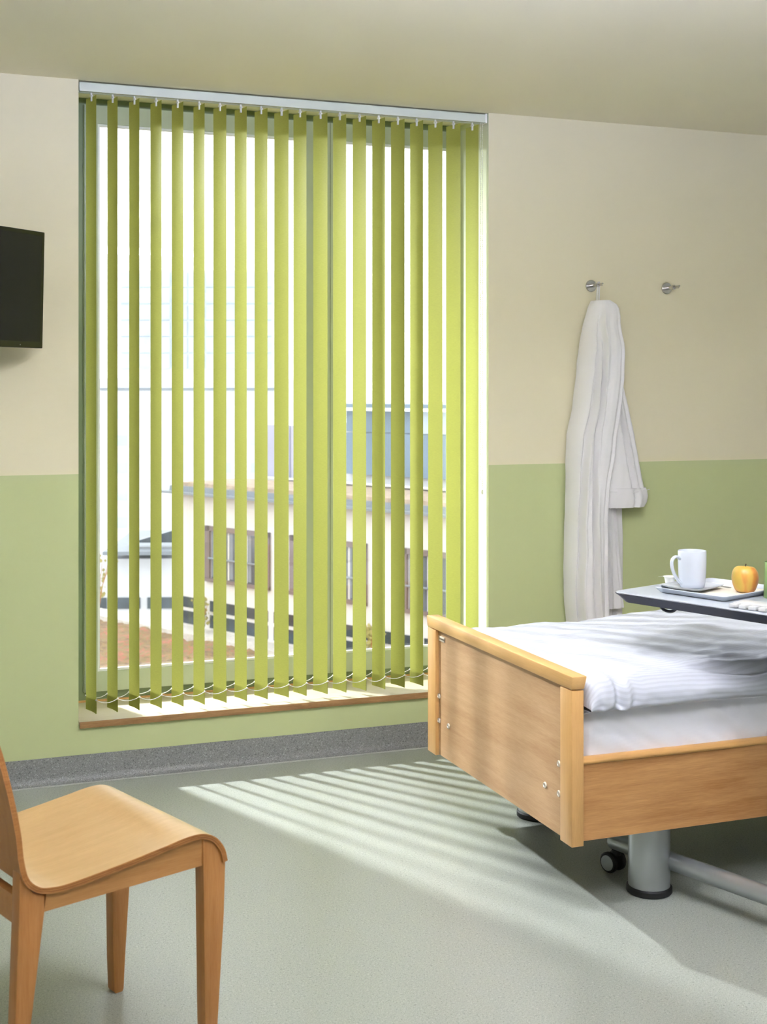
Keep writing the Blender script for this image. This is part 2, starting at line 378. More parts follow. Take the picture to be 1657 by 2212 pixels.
#--OBJECTS--
# ================================================================== HOSPITAL BED
BX, BY0, BY1 = 1.65, 3.021, 4.011          # foot end plane, near side, far side
bed = empty('hospital_bed', (BX, (BY0 + BY1) / 2, 0), 'wooden hospital bed with light oak footboard on silver columns', 'bed')
O = tuple(bed.location)
fb = empty('footboard', (0, 0, 0)); fb.parent = bed
def bp(m, name, mat, parent=fb, **k): return m.build(name, mat, parent, off=O, **k)
for y0, y1 in ((BY0, BY0 + .065), (BY1 - .067, BY1)):
    m = MB(); m.box((BX, y0, .203), (BX + .036, y1, .613)); bp(m, 'post', M['beech_z'], bevel=.0025)
prof = [(BX - .001, .6155), (BX + .037, .6155), (BX + .042, .651), (BX - .002, .651)]
m = MB(); m.prism(prof, 'Y', BY0 - .001, BY1 + .001)
v = []                                        # end faces flare outwards towards the top
for p in m.v:
    k = (p[2] - .6155) / .0355 * .006; v.append((p[0], p[1] + (k if p[1] > 3.5 else -k), p[2]))
m.v = v; bp(m, 'cap_rail', M['beech_y'], bevel=.003)
m = MB(); m.box((BX + .012, BY0 + .06, .207), (BX + .030, BY1 - .06, .6155)); bp(m, 'panel', M['oak_y'])
M['bolt'] = plain('nickel_bolt', (232, 222, 206), 0.25, 0.5, var=0.02)
for y, z in ((3.112, .398), (3.112, .318), (3.192, .318), (3.939, .398), (3.939, .318), (3.861, .318)):
    m = MB(); m.lathe([(.009, 0), (.009, -.002), (.0075, -.004), (.005, -.0045), (.0045, -.003), (.0005, -.003)], (BX + .012, y, z), 16, 'X'); bp(m, 'bolt', M['bolt'], smooth=True)
M['badge'] = plain('badge_plate', (226, 214, 192), 0.3, 0.2, var=0.02)
M['badge_ink'] = plain('badge_print', (120, 112, 100), 0.5, var=0.02)
m = MB(); m.box((BX + .0095, 3.892, .580), (BX + .012, 3.942, .597)); bd = bp(m, 'maker_badge', M['badge'], bevel=.001)
m = MB()
for k in range(5):
    y = 3.931 - k * .0078; m.tube([(BX + .0094, y, .585), (BX + .0094, y - .002, .592), (BX + .0094, y - .004, .586), (BX + .0094, y - .006, .590)], .0006, 5)
m.build('badge_print', M['badge_ink'], bd, off=O)
# side panels and rounded side rails
XH = 3.95
for near in (True, False):
    y0 = BY0 + .008 if near else BY1 - .028
    m = MB(); m.box((BX + .034, y0, .214), (XH, y0 + .02, .414)); bp(m, 'side_panel', M['oak_x'], bed)
    m = MB(); yc = y0 + .01; pr = [(yc + .017 * math.cos(a), .4225 + .0105 * math.sin(a)) for a in [2 * math.pi * k / 16 for k in range(16)]]
    m.prism(pr, 'X', BX + .034, XH); bp(m, 'side_rail', M['beech_x'], bed, smooth=True)
m = MB(); m.box((BX + .034, BY0 + .03, .36), (XH, BY1 - .03, .385)); bp(m, 'mattress_base', M['steel'], bed)
m = MB(); m.box((XH, BY0, .203), (XH + .036, BY1, .85)); bp(m, 'headboard', M['oak_y'], bed, bevel=.003)
for x in (1.967, 3.62):
    for y in (3.155, 3.845):
        m = MB(); m.lathe([(.058, .012), (.058, .362)], (x, y, 0), 36); c = bp(m, 'lift_column', M['steel'], bed, smooth=True)
        m = MB(); m.lathe([(.060, 0), (.0635, .003), (.0635, .016), (.0595, .020)], (x, y, 0), 36); bp(m, 'foot_pad', M['rubber'], c, smooth=True)
    m = MB(); m.box((x - .025, 3.155, .24), (x + .025, 3.845, .29)); bp(m, 'cross_beam', M['steel'], bed)

# ------------------------------------------------------------------ mattress with fitted sheet
def cloth_material(name, rgb, stripes=False):
    q = NT(name); c = lin(rgb)
    q.b.inputs['Roughness'].default_value = 0.85; q.b.inputs['Specular IOR Level'].default_value = 0.15
    q.b.inputs['Sheen Weight'].default_value = 0.15
    if stripes:
        tc = q.n('ShaderNodeTexCoord'); sp = q.n('ShaderNodeSeparateXYZ'); q.l(tc.outputs['UV'], sp.inputs[0])
        mu = q.n('ShaderNodeMath', operation='MULTIPLY'); mu.inputs[1].default_value = 1 / .0155; q.l(sp.outputs['Y'], mu.inputs[0])
        fr = q.n('ShaderNodeMath', operation='FRACT'); q.l(mu.outputs[0], fr.inputs[0])
        q.l(q.ramp(fr.outputs[0], [(0.0, c), (0.44, c), (0.5, tuple(x * .90 for x in c)), (0.9, tuple(x * .90 for x in c)), (0.97, c)]), q.b.inputs['Base Color'])
    else:
        nz = q.n('ShaderNodeTexNoise', i_Scale=5.0); q.l(q.coord(), nz.inputs['Vector'])
        q.l(q.ramp(nz.outputs['Fac'], [(.3, tuple(x * .98 for x in c)), (.7, c)]), q.b.inputs['Base Color'])
    n2 = q.n('ShaderNodeTexNoise', i_Scale=700.0, i_Detail=2.0); q.l(q.coord(), n2.inputs['Vector']); q.bump(n2.outputs['Fac'], 0.12, 0.001)
    return q.m
M['sheet'] = cloth_material('white_sheet', (236, 235, 240))
M['duvet'] = cloth_material('striped_damask', (198, 201, 209), True)
def grid_mesh(name, fn, nx, nt, mat, uv=None, loc=(0, 0, 0)):
    me = bpy.data.meshes.new(name); vs = []; fs = []
    for i in range(nx):
        for j in range(nt):
            p = fn(i / (nx - 1), j / (nt - 1)); vs.append((p[0] - loc[0], p[1] - loc[1], p[2] - loc[2]))
    for i in range(nx - 1):
        for j in range(nt - 1): fs.append((i * nt + j, (i + 1) * nt + j, (i + 1) * nt + j + 1, i * nt + j + 1))
    me.from_pydata(vs, [], fs); me.materials.append(mat); me.polygons.foreach_set('use_smooth', [True] * len(me.polygons))
    if uv:
        l = me.uv_layers.new(name='UVMap')
        for lp in me.loops:
            i, j = divmod(lp.vertex_index, nt); l.data[lp.index].uv = uv(i / (nx - 1), j / (nt - 1))
    bm = bmesh.new(); bm.from_mesh(me); bmesh.ops.recalc_face_normals(bm, faces=bm.faces); bm.to_mesh(me); bm.free()
    o = bpy.data.objects.new(name, me); col.objects.link(o); o.location = loc; return o
MX0, MX1 = BX + .045, XH - .01
sec = catmull([(3.5, .387), (3.10, .387), (3.055, .392), (3.046, .43), (3.046, .50), (3.06, .54), (3.10, .549), (3.5, .551), (3.93, .549), (3.97, .54), (3.985, .50), (3.985, .43), (3.975, .392), (3.93, .387), (3.5, .387)], 120)
def fm(a, b):
    x = MX0 + (MX1 - MX0) * a; k = b * 119; i = min(int(k), 118); f = k - i
    y = sec[i][0] + (sec[i + 1][0] - sec[i][0]) * f; z = sec[i][1] + (sec[i + 1][1] - sec[i][1]) * f
    cl = sstep(0, .012, a) * sstep(0, .012, 1 - a)
    y = 3.5 + (y - 3.5) * (.96 + .04 * cl); z = .47 + (z - .47) * (.8 + .2 * cl)
    nrm = -1 if y < 3.5 else 1
    wv = .007 * noise.noise(Vector((x * 9 + z * 14, y * 2, z * 6))) + .0035 * noise.noise(Vector((x * 26 + z * 40, 3, z * 9)))
    if abs(y - 3.5) > .38: y += nrm * wv
    return (x, y, z)
mt = grid_mesh('mattress', fm, 240, 120, M['sheet'], loc=(2.8, 3.5, .385)); tag(mt, 'thick mattress with white fitted sheet lying on the bed', 'mattress')
me = mt.data; bm = bmesh.new(); bm.from_mesh(me); bmesh.ops.holes_fill(bm, edges=[e for e in bm.edges if len(e.link_faces) == 1]); bm.to_mesh(me); bm.free()

# ------------------------------------------------------------------ duvet
DX0, DX1 = BX + .047, 3.85
ds = catmull([(3.20, .556), (3.08, .5555), (3.035, .553), (3.012, .556), (3.001, .572), (3.002, .595), (3.018, .618), (3.055, .634), (3.14, .642), (3.35, .642), (3.6, .640), (3.8, .636), (3.92, .622), (3.985, .595), (4.0, .57), (3.985, .556), (3.90, .5555), (3.7, .556)], 200)
arc = [0]
for p, q in zip(ds, ds[1:]): arc.append(arc[-1] + math.hypot(p[0] - q[0], p[1] - q[1]))
def fdv(a, b):
    a2 = a ** 1.25; x = DX0 + (DX1 - DX0) * a2; k = b * 199; i = min(int(k), 198); f = k - i
    y = ds[i][0] + (ds[i + 1][0] - ds[i][0]) * f; z = ds[i][1] + (ds[i + 1][1] - ds[i][1]) * f
    h = sstep(.556, .63, z)
    end = sstep(0, .10, x - DX0)                       # foot end rounds down behind the footboard
    end = min(1.0, (x - DX0) / .07); z = .556 + (z - .556) * (.03 + .97 * math.sqrt(max(0, 1 - (1 - end) ** 2)))
    v3 = Vector((x, y, 0))
    rise = .022 * sstep(2.2, 3.0, x) + .006 * math.sin(x * 5.2 + y * 2.0)
    dip = -.016 * math.exp(-((x - 2.16) / .14) ** 2) * sstep(3.5, 3.9, y)
    big = .011 * noise.noise(Vector((x * 2.6, y * 3.4, 1.3))) + .008 * noise.noise(Vector((x * 5 - y * 7, y * 4 + x * 2, 7.7)))
    rid = 1 - abs(noise.noise(Vector((x * 3.2 + y * 2.2, y * 7.5 - x * 1.2, 4.4)))) * 2.2
    fine = .006 * max(0, rid) ** 2 + .0025 * noise.noise(Vector((x * 16, y * 26, 2.0))) + .0016 * noise.noise(Vector((x * 40 + y * 12, y * 44, 9.0)))
    z += h * (rise + dip + big + fine)
    side = (1 - sstep(3.03, 3.10, y)) * sstep(.556, .575, z)
    pull = .012 * noise.noise(Vector((x * 4.0, 5.5, z * 9))) + .008 * noise.noise(Vector((x * 11, 1.5, z * 20))) + .003 * noise.noise(Vector((x * 30 + z * 20, 8.5, z * 30)))
    y += side * pull
    # gathered pleats where the corner hangs by the near post
    c = math.exp(-((x - 1.79) / .05) ** 2); y += side * c * .014 * math.sin((x - 1.72) * 120); z -= (1 - sstep(3.02, 3.14, y)) * c * .006 * (1 + math.sin((x - 1.72) * 95))
    # deep fold running off to the right of the near edge
    fx = sstep(2.00, 2.16, x); fy = 3.075 - .05 * (x - 2.1) / .3
    t = (y - fy) / .022; z += h * fx * (.011 * math.exp(-(t - 1.0) ** 2) - .016 * math.exp(-(t + .4) ** 2))
    t2 = (y - (3.155 - .06 * (x - 2.1) / .3)) / .03; z += h * sstep(1.95, 2.25, x) * .008 * math.exp(-t2 * t2)
    near = (1 - sstep(3.0, 3.2, y)) * (1 - h)
    z += near * .004 * noise.noise(Vector((x * 6, 2.2, 0)))
    z = max(z, .5535)
    return (x, y, z)
def uvd(a, b):
    k = b * 199; i = min(int(k), 198); return (a * 2.0, arc[i] + (arc[i + 1] - arc[i]) * (k - i))
dv = grid_mesh('duvet', fdv, 420, 260, M['duvet'], uvd, (2.75, 3.5, .553)); tag(dv, 'white striped duvet with soft wrinkles spread over the bed', 'duvet')

# ================================================================== OVERBED TABLE
TZ = .82; tdir = math.atan2(-.940, .342)
tab = empty('overbed_table', (1.928, 3.296, 0), 'white overbed table with dark rounded edge reaching over the bed', 'table', rz=tdir)
# local axes: +x towards the near end, +y towards the head of the bed
M['table_white'] = plain('table_laminate', (176, 182, 188), 0.3, var=0.01)
M['table_edge'] = plain('dark_blue_edge', (46, 50, 64), 0.4, var=0.03)
def rrect(x0, y0, x1, y1, r, n=6):
    pts = []
    for cx, cy, a0 in ((x1 - r, y1 - r, 0), (x0 + r, y1 - r, 90), (x0 + r, y0 + r, 180), (x1 - r, y0 + r, 270)):
        for k in range(n + 1): a = R(a0 + 90 * k / n); pts.append((cx + r * math.cos(a), cy + r * math.sin(a)))
    return pts
TL, TW = .82, .40
m = MB(); m.loft([[(p[0], p[1], TZ - .004) for p in rrect(.002, .002, TL, TW, .03)], [(p[0], p[1], TZ) for p in rrect(.002, .002, TL, TW, .03)]]); m.build('table_top', M['table_white'], tab, bevel=.0012)
m = MB(); m.loft([[(p[0], p[1], TZ - .026) for p in rrect(.035, .004, TL - .035, TW - .004, .03)], [(p[0], p[1], TZ - .012) for p in rrect(.016, 0, TL - .014, TW + .002, .03)], [(p[0], p[1], TZ - .0045) for p in rrect(.0, -.001, TL + .002, TW + .003, .03)]]); m.build('edge_band', M['table_edge'], tab, smooth=True)
m = MB(); pts = [(.165 + .028 * math.cos(R(a)), .05, TZ - .0255 + .017 * math.sin(R(a))) for a in range(180, 361, 15)]; m.tube(pts, .0045, 8); m.build('tilt_lever', M['table_edge'], tab, smooth=True)
m = MB(); m.box((.735, .17, .105), (.785, .23, TZ - .026)); m.build('column', M['steel'], tab, bevel=.006)
m = MB(); m.box((.30, .12, TZ - .045), (.76, .28, TZ - .0255)); m.build('bracket', M['steel'], tab)
def bent(y): return [(-.02, y - .0, .088), (.1, y - .004, .088), (.35, y - .014, .088), (.78, y - .03, .088)]
for y in (.035,):
    m = MB(); m.tube(bent(y), .025, 20); b = m.build('base_tube', M['steel'], tab, smooth=True)
    m = MB(); m.ball((-.02, y, .088), .025, 16, (.5, 1, 1)); m.build('end_plug', M['steel'], b, smooth=True)
m = MB(); m.tube([(.76, .0, .088), (.76, .40, .088)], .022, 16); bt = m.build('base_tube', M['steel'], tab, smooth=True)
m = MB(); m.box((.73, .165, .088), (.79, .235, .17)); m.build('column_foot', M['steel'], tab, bevel=.005)
for x, y in ((-.005, .03), (.785, .0), (.785, .40)):
    m = MB(); m.lathe([(.008, .05), (.014, .052), (.014, .066)], (x, y, 0), 12); cs = m.build('caster', M['rubber'], tab, smooth=True)
    for dy in (-.019, .019):
        m = MB(); m.lathe([(.004, -.008), (.026, -.008), (.030, -.004), (.030, .004), (.026, .008), (.004, .008)], (x - .012, y + dy, .030), 20, 'Y'); m.build('wheel', M['rubber'], cs, smooth=True)
    m = MB(); m.lathe([(.001, -.0285), (.022, -.0285), (.022, -.0272)], (x - .012, y, .030), 20, 'Y'); m.build('wheel_cover', M['steel'], cs, smooth=True)
def tloc(x, y, z=TZ): c, s = math.cos(tdir), math.sin(tdir); return (1.928 + c * x - s * y, 3.296 + s * x + c * y, z)

# ---- things on the table
tray = empty('serving_tray', tloc(.214, .215), 'white rectangular serving tray on the overbed table', 'tray', rz=tdir)
m = MB(); W2, H2 = .124, .140
rings = [[(p[0], p[1], z) for p in rrect(-W2 + i, -H2 + i, W2 - i, H2 - i, max(.006, .016 - i * .3))] for i, z in ((.018, .0), (.012, .002), (0.0, .015), (.002, .0165), (.014, .006), (.020, .005))]
m.loft(rings); m.build('tray_body', M['porcelain'], tray, smooth=True, angle=60)
m = MB(); m.loft([[(p[0], p[1], .0052) for p in rrect(-W2 + .024, -H2 + .024, W2 - .024, H2 - .024, .01)], [(p[0], p[1], .0062) for p in rrect(-W2 + .024, -H2 + .024, W2 - .024, H2 - .024, .01)]])
m.build('paper_liner', plain('paper_liner', (238, 232, 218), 0.8, var=.01), tray)
sx, sy = .152, .178
sau = empty('saucer', tloc(sx, sy, TZ + .0064), 'small white square saucer under the mug', 'saucer', rz=tdir + .1)
m = MB(); rings = [[(p[0], p[1], z) for p in rrect(-h, -h, h, h, r)] for h, r, z in ((.045, .02, 0), (.05, .02, .002), (.070, .022, .0115), (.071, .022, .0125), (.045, .02, .005), (.004, .0035, .005))]
m.loft(rings); m.build('plate', M['porcelain'], sau, smooth=True, angle=70)
mug = empty('mug', tloc(sx, sy, TZ + .0116), 'tall white porcelain mug standing on the saucer', 'mug', rz=R(177))
mh, mr = .106, .0405
m = MB(); m.lathe([(.030, 0), (.034, .0012), (.0365, .012), (.0395, .04), (.0405, .07), (mr, mh - .002), (.0395, mh), (.0382, mh - .002), (.038, .06), (.034, .012), (.0005, .008)], (0, 0, 0), 40); m.build('cup_body', M['porcelain'], mug, smooth=True, angle=70)
hp = catmull([(.036, 0, .082), (.052, 0, .090), (.064, 0, .082), (.066, 0, .064), (.058, 0, .040), (.044, 0, .020), (.033, 0, .012)], 22)
m = MB(); rings = []
for i, p in enumerate(hp):
    a = Vector(hp[max(0, i - 1)]); b = Vector(hp[min(21, i + 1)]); t = (b - a).normalized(); u = Vector((0, 1, 0)); n = t.cross(u)
    rings.append([tuple(Vector(p) + u * .0068 * math.cos(2 * math.pi * k / 10) + n * .0046 * math.sin(2 * math.pi * k / 10)) for k in range(10)])
m.loft(rings); m.build('handle', M['porcelain'], mug, smooth=True)

def apple_material():
    q = NT('apple_skin'); v = q.coord('Object', (1, 1, .35)); nz = q.n('ShaderNodeTexNoise', i_Scale=42.0, i_Detail=4.0, i_Distortion=.4); q.l(v, nz.inputs['Vector'])
    n2 = q.n('ShaderNodeTexNoise', i_Scale=16.0); q.l(v, n2.inputs['Vector'])
    mxf = q.n('ShaderNodeMath', operation='MULTIPLY_ADD'); mxf.inputs[1].default_value = .5; q.l(nz.outputs['Fac'], mxf.inputs[0])
    h = q.n('ShaderNodeMath', operation='MULTIPLY'); h.inputs[1].default_value = .5; q.l(n2.outputs['Fac'], h.inputs[0]); q.l(h.outputs[0], mxf.inputs[2])
    q.l(q.ramp(mxf.outputs[0], [(.36, lin((204, 176, 76))), (.50, lin((214, 168, 78))), (.62, lin((206, 132, 62)))]), q.b.inputs['Base Color'])
    q.b.inputs['Roughness'].default_value = .3; return q.m
ap = empty('apple', tloc(.285, .245, TZ + .0062), 'yellow apple with orange blush lying on the tray', 'apple')
m = MB(); rings = []
ap_prof = catmull([(.001, .0045), (.010, .002), (.020, .0), (.029, .008), (.0355, .026), (.0375, .042), (.035, .058), (.027, .070), (.015, .0735), (.006, .069), (.001, .062)], 34)
for r_, z_ in ap_prof:
    rings.append([(r_ * (1 + .03 * math.cos(5 * a) * (1 if z_ < .03 or z_ > .06 else .4)) * math.cos(a), r_ * math.sin(a) * (1 + .03 * math.cos(5 * a) * .5), z_ + .0015 * math.cos(a + 2.5)) for a in [2 * math.pi * k / 32 for k in range(32)]])
m.loft(rings); m.build('fruit', apple_material(), ap, smooth=True, angle=80)
m = MB(); m.tube([(0, 0, .062), (.001, .0005, .072), (.003, .001, .080)], [.0014, .0012, .0019], 7); m.build('stem', plain('apple_stem', (74, 54, 34), .7), ap, smooth=True)

cr = empty('cream_pot', tloc(.012, .258), 'tiny white coffee cream pot with peeled foil lid behind the mug', 'cream pot', rz=tdir)
m = MB(); m.lathe([(.0125, 0), (.0135, .002), (.0168, .0185), (.020, .019), (.020, .0202), (.016, .0202), (.0005, .0195)], (0, 0, 0), 20); m.build('pot', M['white_plastic'], cr, smooth=True)
m = MB(); m.loft([[(p[0], p[1], z) for p in [(.019 * math.cos(R(a)), .019 * math.sin(R(a))) for a in range(0, 360, 20)]] for z in (.0204, .0212)]); m.prism([(-.012, .0205), (-.034, .0165), (-.034, .0171), (-.012, .0213)], 'Y', -.011, .009); m.build('foil_lid', M['white_plastic'], cr)
sp = empty('teaspoon', tloc(.165, .272, TZ + .0064), 'thin steel teaspoon lying on the tray behind the mug', 'spoon', rz=tdir + .15)
m = MB(); m.loft([[(x, -w_, z), (x, w_, z), (x, w_ * .7, z + .0016), (x, -w_ * .7, z + .0016)] for x, w_, z in ((-.055, .002, .0008), (-.02, .0025, .0015), (.02, .0032, .0015), (.045, .0042, .0005), (.05, .003, .0004))]); m.build('spoon_handle', M['chrome'], sp, smooth=True)
m = MB(); m.ball((-.072, 0, .004), .012, 14, (1.5, 1, .28)); m.build('spoon_bowl', M['chrome'], sp, smooth=True)
pb = empty('pill_dispenser', tloc(.49, .055), 'white pill dispenser with stepped compartments at the table edge', 'pill box', rz=tdir + .02)
M['pill_white'] = plain('pill_box_plastic', (196, 196, 194), 0.4, var=0.01)
m = MB(); m.box((-.105, -.012, 0), (.105, .045, .013)); m.build('case', M['pill_white'], pb, bevel=.0015)
for k in range(7):
    m = MB(); m.box((-.103 + k * .0297, -.036, .0015), (-.103 + k * .0297 + .022, -.0118, .011)); m.build('drawer', M['pill_white'], pb, bevel=.0012)
q = NT('pale_green_glass'); q.b.inputs['Base Color'].default_value = (*lin((196, 232, 160)), 1); q.b.inputs['Roughness'].default_value = .12; q.b.inputs['Transmission Weight'].default_value = .55; q.b.inputs['IOR'].default_value = 1.25; M['green_glass'] = q.m
cu = empty('tumbler', tloc(.375, .258), 'pale green plastic tumbler at the right edge beside the apple', 'cup')
m = MB(); m.lathe([(.0325, 0), (.0335, .002), (.0295, .100), (.0285, .1005), (.028, .099), (.0305, .006), (.0005, .0055)], (0, 0, 0), 32); m.build('cup_wall', M['green_glass'], cu, smooth=True)
m = MB(); m.lathe([(.0005, .0062), (.0300, .0062), (.0285, .030), (.0005, .030)], (0, 0, 0), 24); m.build('green_drink', plain('green_drink', (150, 204, 96), .2), cu, smooth=True)

# ================================================================== CHAIR
CH = (0.481, 3.056); cz = math.atan2(.334, .943)
chair = empty('side_chair', (CH[0], CH[1], 0), 'beech plywood chair with curved one-piece seat and tapered legs', 'chair', rz=cz)
# local: +x to the front, -y towards the camera side; near side at y = -.40, far side at y = +.03
sp_ = catmull([(-.530, .86), (-.505, .82), (-.464, .747), (-.441, .657), (-.4245, .566), (-.4185, .515), (-.408, .477), (-.386, .4565), (-.360, .4505), (-.324, .4495), (-.224, .459), (-.119, .4725), (-.059, .4805), (-.022, .4785), (.008, .464), (.028, .438), (.036, .410)], 90)
TH = .011
def offs(pts, t):
    out = []
    for i, p in enumerate(pts):
        a = pts[max(0, i - 1)]; b = pts[min(len(pts) - 1, i + 1)]; dx, dz = b[0] - a[0], b[1] - a[1]; l = math.hypot(dx, dz)
        out.append((p[0] + dz / l * t * 1, p[1] - dx / l * t))
    return out
lowp = offs(sp_, TH)
if lowp[40][1] > sp_[40][1]: lowp = offs(sp_, -TH)
ny = 14; ya, yb = -.405, .035
def shell_y(k, i):
    f = k / (ny - 1); c = (ya + yb) / 2; half = (yb - ya) / 2
    z = sp_[i][1]; half *= 1.0 - .10 * sstep(.55, .85, z); return c + (2 * f - 1) * half
def sag(k, i):
    f = 2 * k / (ny - 1) - 1; x = sp_[i][0]; return -.006 * (1 - f * f) * sstep(-.41, -.3, x) * (1 - sstep(-.12, -.02, x))
m = MB(); n = len(sp_)
vs_ = [(sp_[i][0], shell_y(k, i), sp_[i][1] + sag(k, i)) for i in range(n) for k in range(ny)] + [(lowp[i][0], shell_y(k, i), lowp[i][1] + sag(k, i)) for i in range(n) for k in range(ny)]
fs_ = []
for i in range(n - 1):
    for k in range(ny - 1):
        a = i * ny + k; fs_.append((a, a + ny, a + ny + 1, a + 1)); b = n * ny + a; fs_.append((b, b + 1, b + ny + 1, b + ny))
m.add(vs_, fs_); m.mi = [0, 2] * (len(fs_) // 2)
m.cur = 1; e0 = []
for i in range(n - 1):
    for k in (0, ny - 1): a = i * ny + k; e0.append((a, a + ny, n * ny + a + ny, n * ny + a))
for k in range(ny - 1):
    for i in (0, n - 1): a = i * ny + k; e0.append((a, a + 1, n * ny + a + 1, n * ny + a))
for f in e0: m.f.append(f); m.mi.append(1)
m.build('seat_shell', [M['seat'], M['ply'], M['leg']], chair, smooth=True, angle=50)
# two darker glue lines along each side of the ply edge
for y in (ya - .0006, yb + .0006):
    m = MB()
    for t in (.0035, .0072):
        mid = offs(sp_, TH * 0 + t) if lowp[40][1] == offs(sp_, TH)[40][1] else offs(sp_, -t)
        m.loft([[(p[0], shell_y(0 if y < 0 else ny - 1, i) + (-.0004 if y < 0 else .0004), p[1] + dz) for dz in (-.0005, .0005)] for i, p in enumerate(mid)], False, False)
    m.build('veneer_line', plain('veneer_line', (128, 76, 34), .6), chair)
def chair_leg(front, y0, y1):
    if front: poly = [(-.022, .44), (-.021, .41), (-.016, .08), (-.013, 0.006), (-.010, 0), (.008, 0), (.011, .006), (.015, .08), (.030, .30), (.0335, .41), (.018, .44), (.004, .458), (-.012, .466), (-.022, .467)]
    else: poly = [(-.424, .50), (-.426, .41), (-.434, .20), (-.442, .006), (-.439, 0), (-.424, 0), (-.420, .006), (-.402, .20), (-.375, .405), (-.375, .436), (-.397, .446), (-.412, .466), (-.4215, .50)]
    m = MB(); m.prism(poly, 'Y', y0, y1); return m.build('leg', M['leg'], chair, bevel=.0015)
for y0 in (-.400, -.003):
    for fr in (True, False):
        l = chair_leg(fr, y0, y0 + .033); x = -.001 if fr else -.431
        m = MB(); m.lathe([(.008, -.0015), (.009, 0), (.009, .003)], (x, y0 + .0165, .0015), 12); m.build('glide', M['rubber'], l)
for y0 in (-.396, .005):
    lo_ = [p for p in lowp if -.374 < p[0] < -.021 and p[1] < .49]
    poly = [(-.374, .404), (-.0215, .410)] + [(p[0], p[1]) for p in sorted(lo_, key=lambda p: -p[0])]
    m = MB(); m.prism(poly, 'Y', y0, y0 + .024); m.build('side_apron', M['apron'], chair)
m = MB(); m.box((-.424, -.368, .385), (-.404, -.002, .44)); m.build('rear_rail', M['apron'], chair, bevel=.002)
m = MB(); m.box((-.016, -.368, .40), (.004, -.002, .45)); m.build('front_rail', M['apron'], chair, bevel=.002)

# ================================================================== TELEVISION
ta = math.atan2(.669, .743)
tv = empty('television', (.47 - .36 * .743, 4.62 - .36 * .669, 1.744), 'black flat television on a wall arm beside the window', 'television', rz=ta)
tv.rotation_euler = (R(1.5), 0, ta)       # swivelled towards the bed, tipped slightly forward
m = MB(); m.box((-.36, 0, -.20), (.36, .035, .20)); m.build('casing', M['black'], tv, bevel=.003)
m = MB(); m.box((-.345, -.0012, -.178), (.345, .001, .186)); m.build('screen', M['screen'], tv)
m = MB(); m.lathe([(.0005, -.0015), (.002, -.0015), (.002, .001)], (.25, 0, -.19), 8, 'Y'); m.build('power_light', M['steel'], tv)
m = MB(); m.box((-.12, .035, -.10), (.12, .06, .10)); mp = m.build('mount_plate', M['black'], tv)
m = MB(); m.tube([(0, .05, 0), (-.03, .15, 0), (.02, .25, 0), (.105, .41, 0)], .016, 12); m.build('wall_arm', M['black'], tv, smooth=True)
inv = Matrix.Rotation(-ta, 3, 'Z')
wp = inv @ (Vector((.12, D, 1.744)) - Vector(tv.location))
m = MB(); c_ = [inv @ (Vector(p) - Vector(tv.location)) for p in [(x, y, z) for z in (1.66, 1.83) for x, y in ((.06, D - .02), (.18, D - .02), (.18, D), (.06, D))]]
m.add(c_, [(0, 3, 2, 1), (4, 5, 6, 7), (0, 1, 5, 4), (1, 2, 6, 5), (2, 3, 7, 6), (3, 0, 4, 7)]); m.build('wall_plate', M['black'], tv)

# ================================================================== WALL HOOKS
def hook(x, label):
    e = empty('wall_hook', (x, D, 1.831), label, 'hook', 'round coat hooks on the wall')
    m = MB(); m.lathe([(.0245, 0), (.0245, -.004), (.023, -.0055), (.0005, -.0055)], (0, 0, 0), 32, 'Y'); m.build('rose', M['chrome'], e, smooth=True, angle=30)
    m = MB(); m.lathe([(.0075, -.005), (.0075, -.048), (.0095, -.049), (.0095, -.060), (.0005, -.061)], (0, 0, 0), 20, 'Y'); m.build('peg', M['chrome'], e, smooth=True, angle=30)
    m = MB(); m.tube([(0, -.055, .003), (0, -.098, .003)], .0035, 12); m.tube([(0, -.055, -.004), (0, -.094, -.004)], .002, 8); m.build('pin', M['chrome'], e, smooth=True, angle=30)
    return e
hook(2.683, 'round steel wall hook holding the white bathrobe'); hook(3.046, 'empty round steel wall hook to the right of the bathrobe')

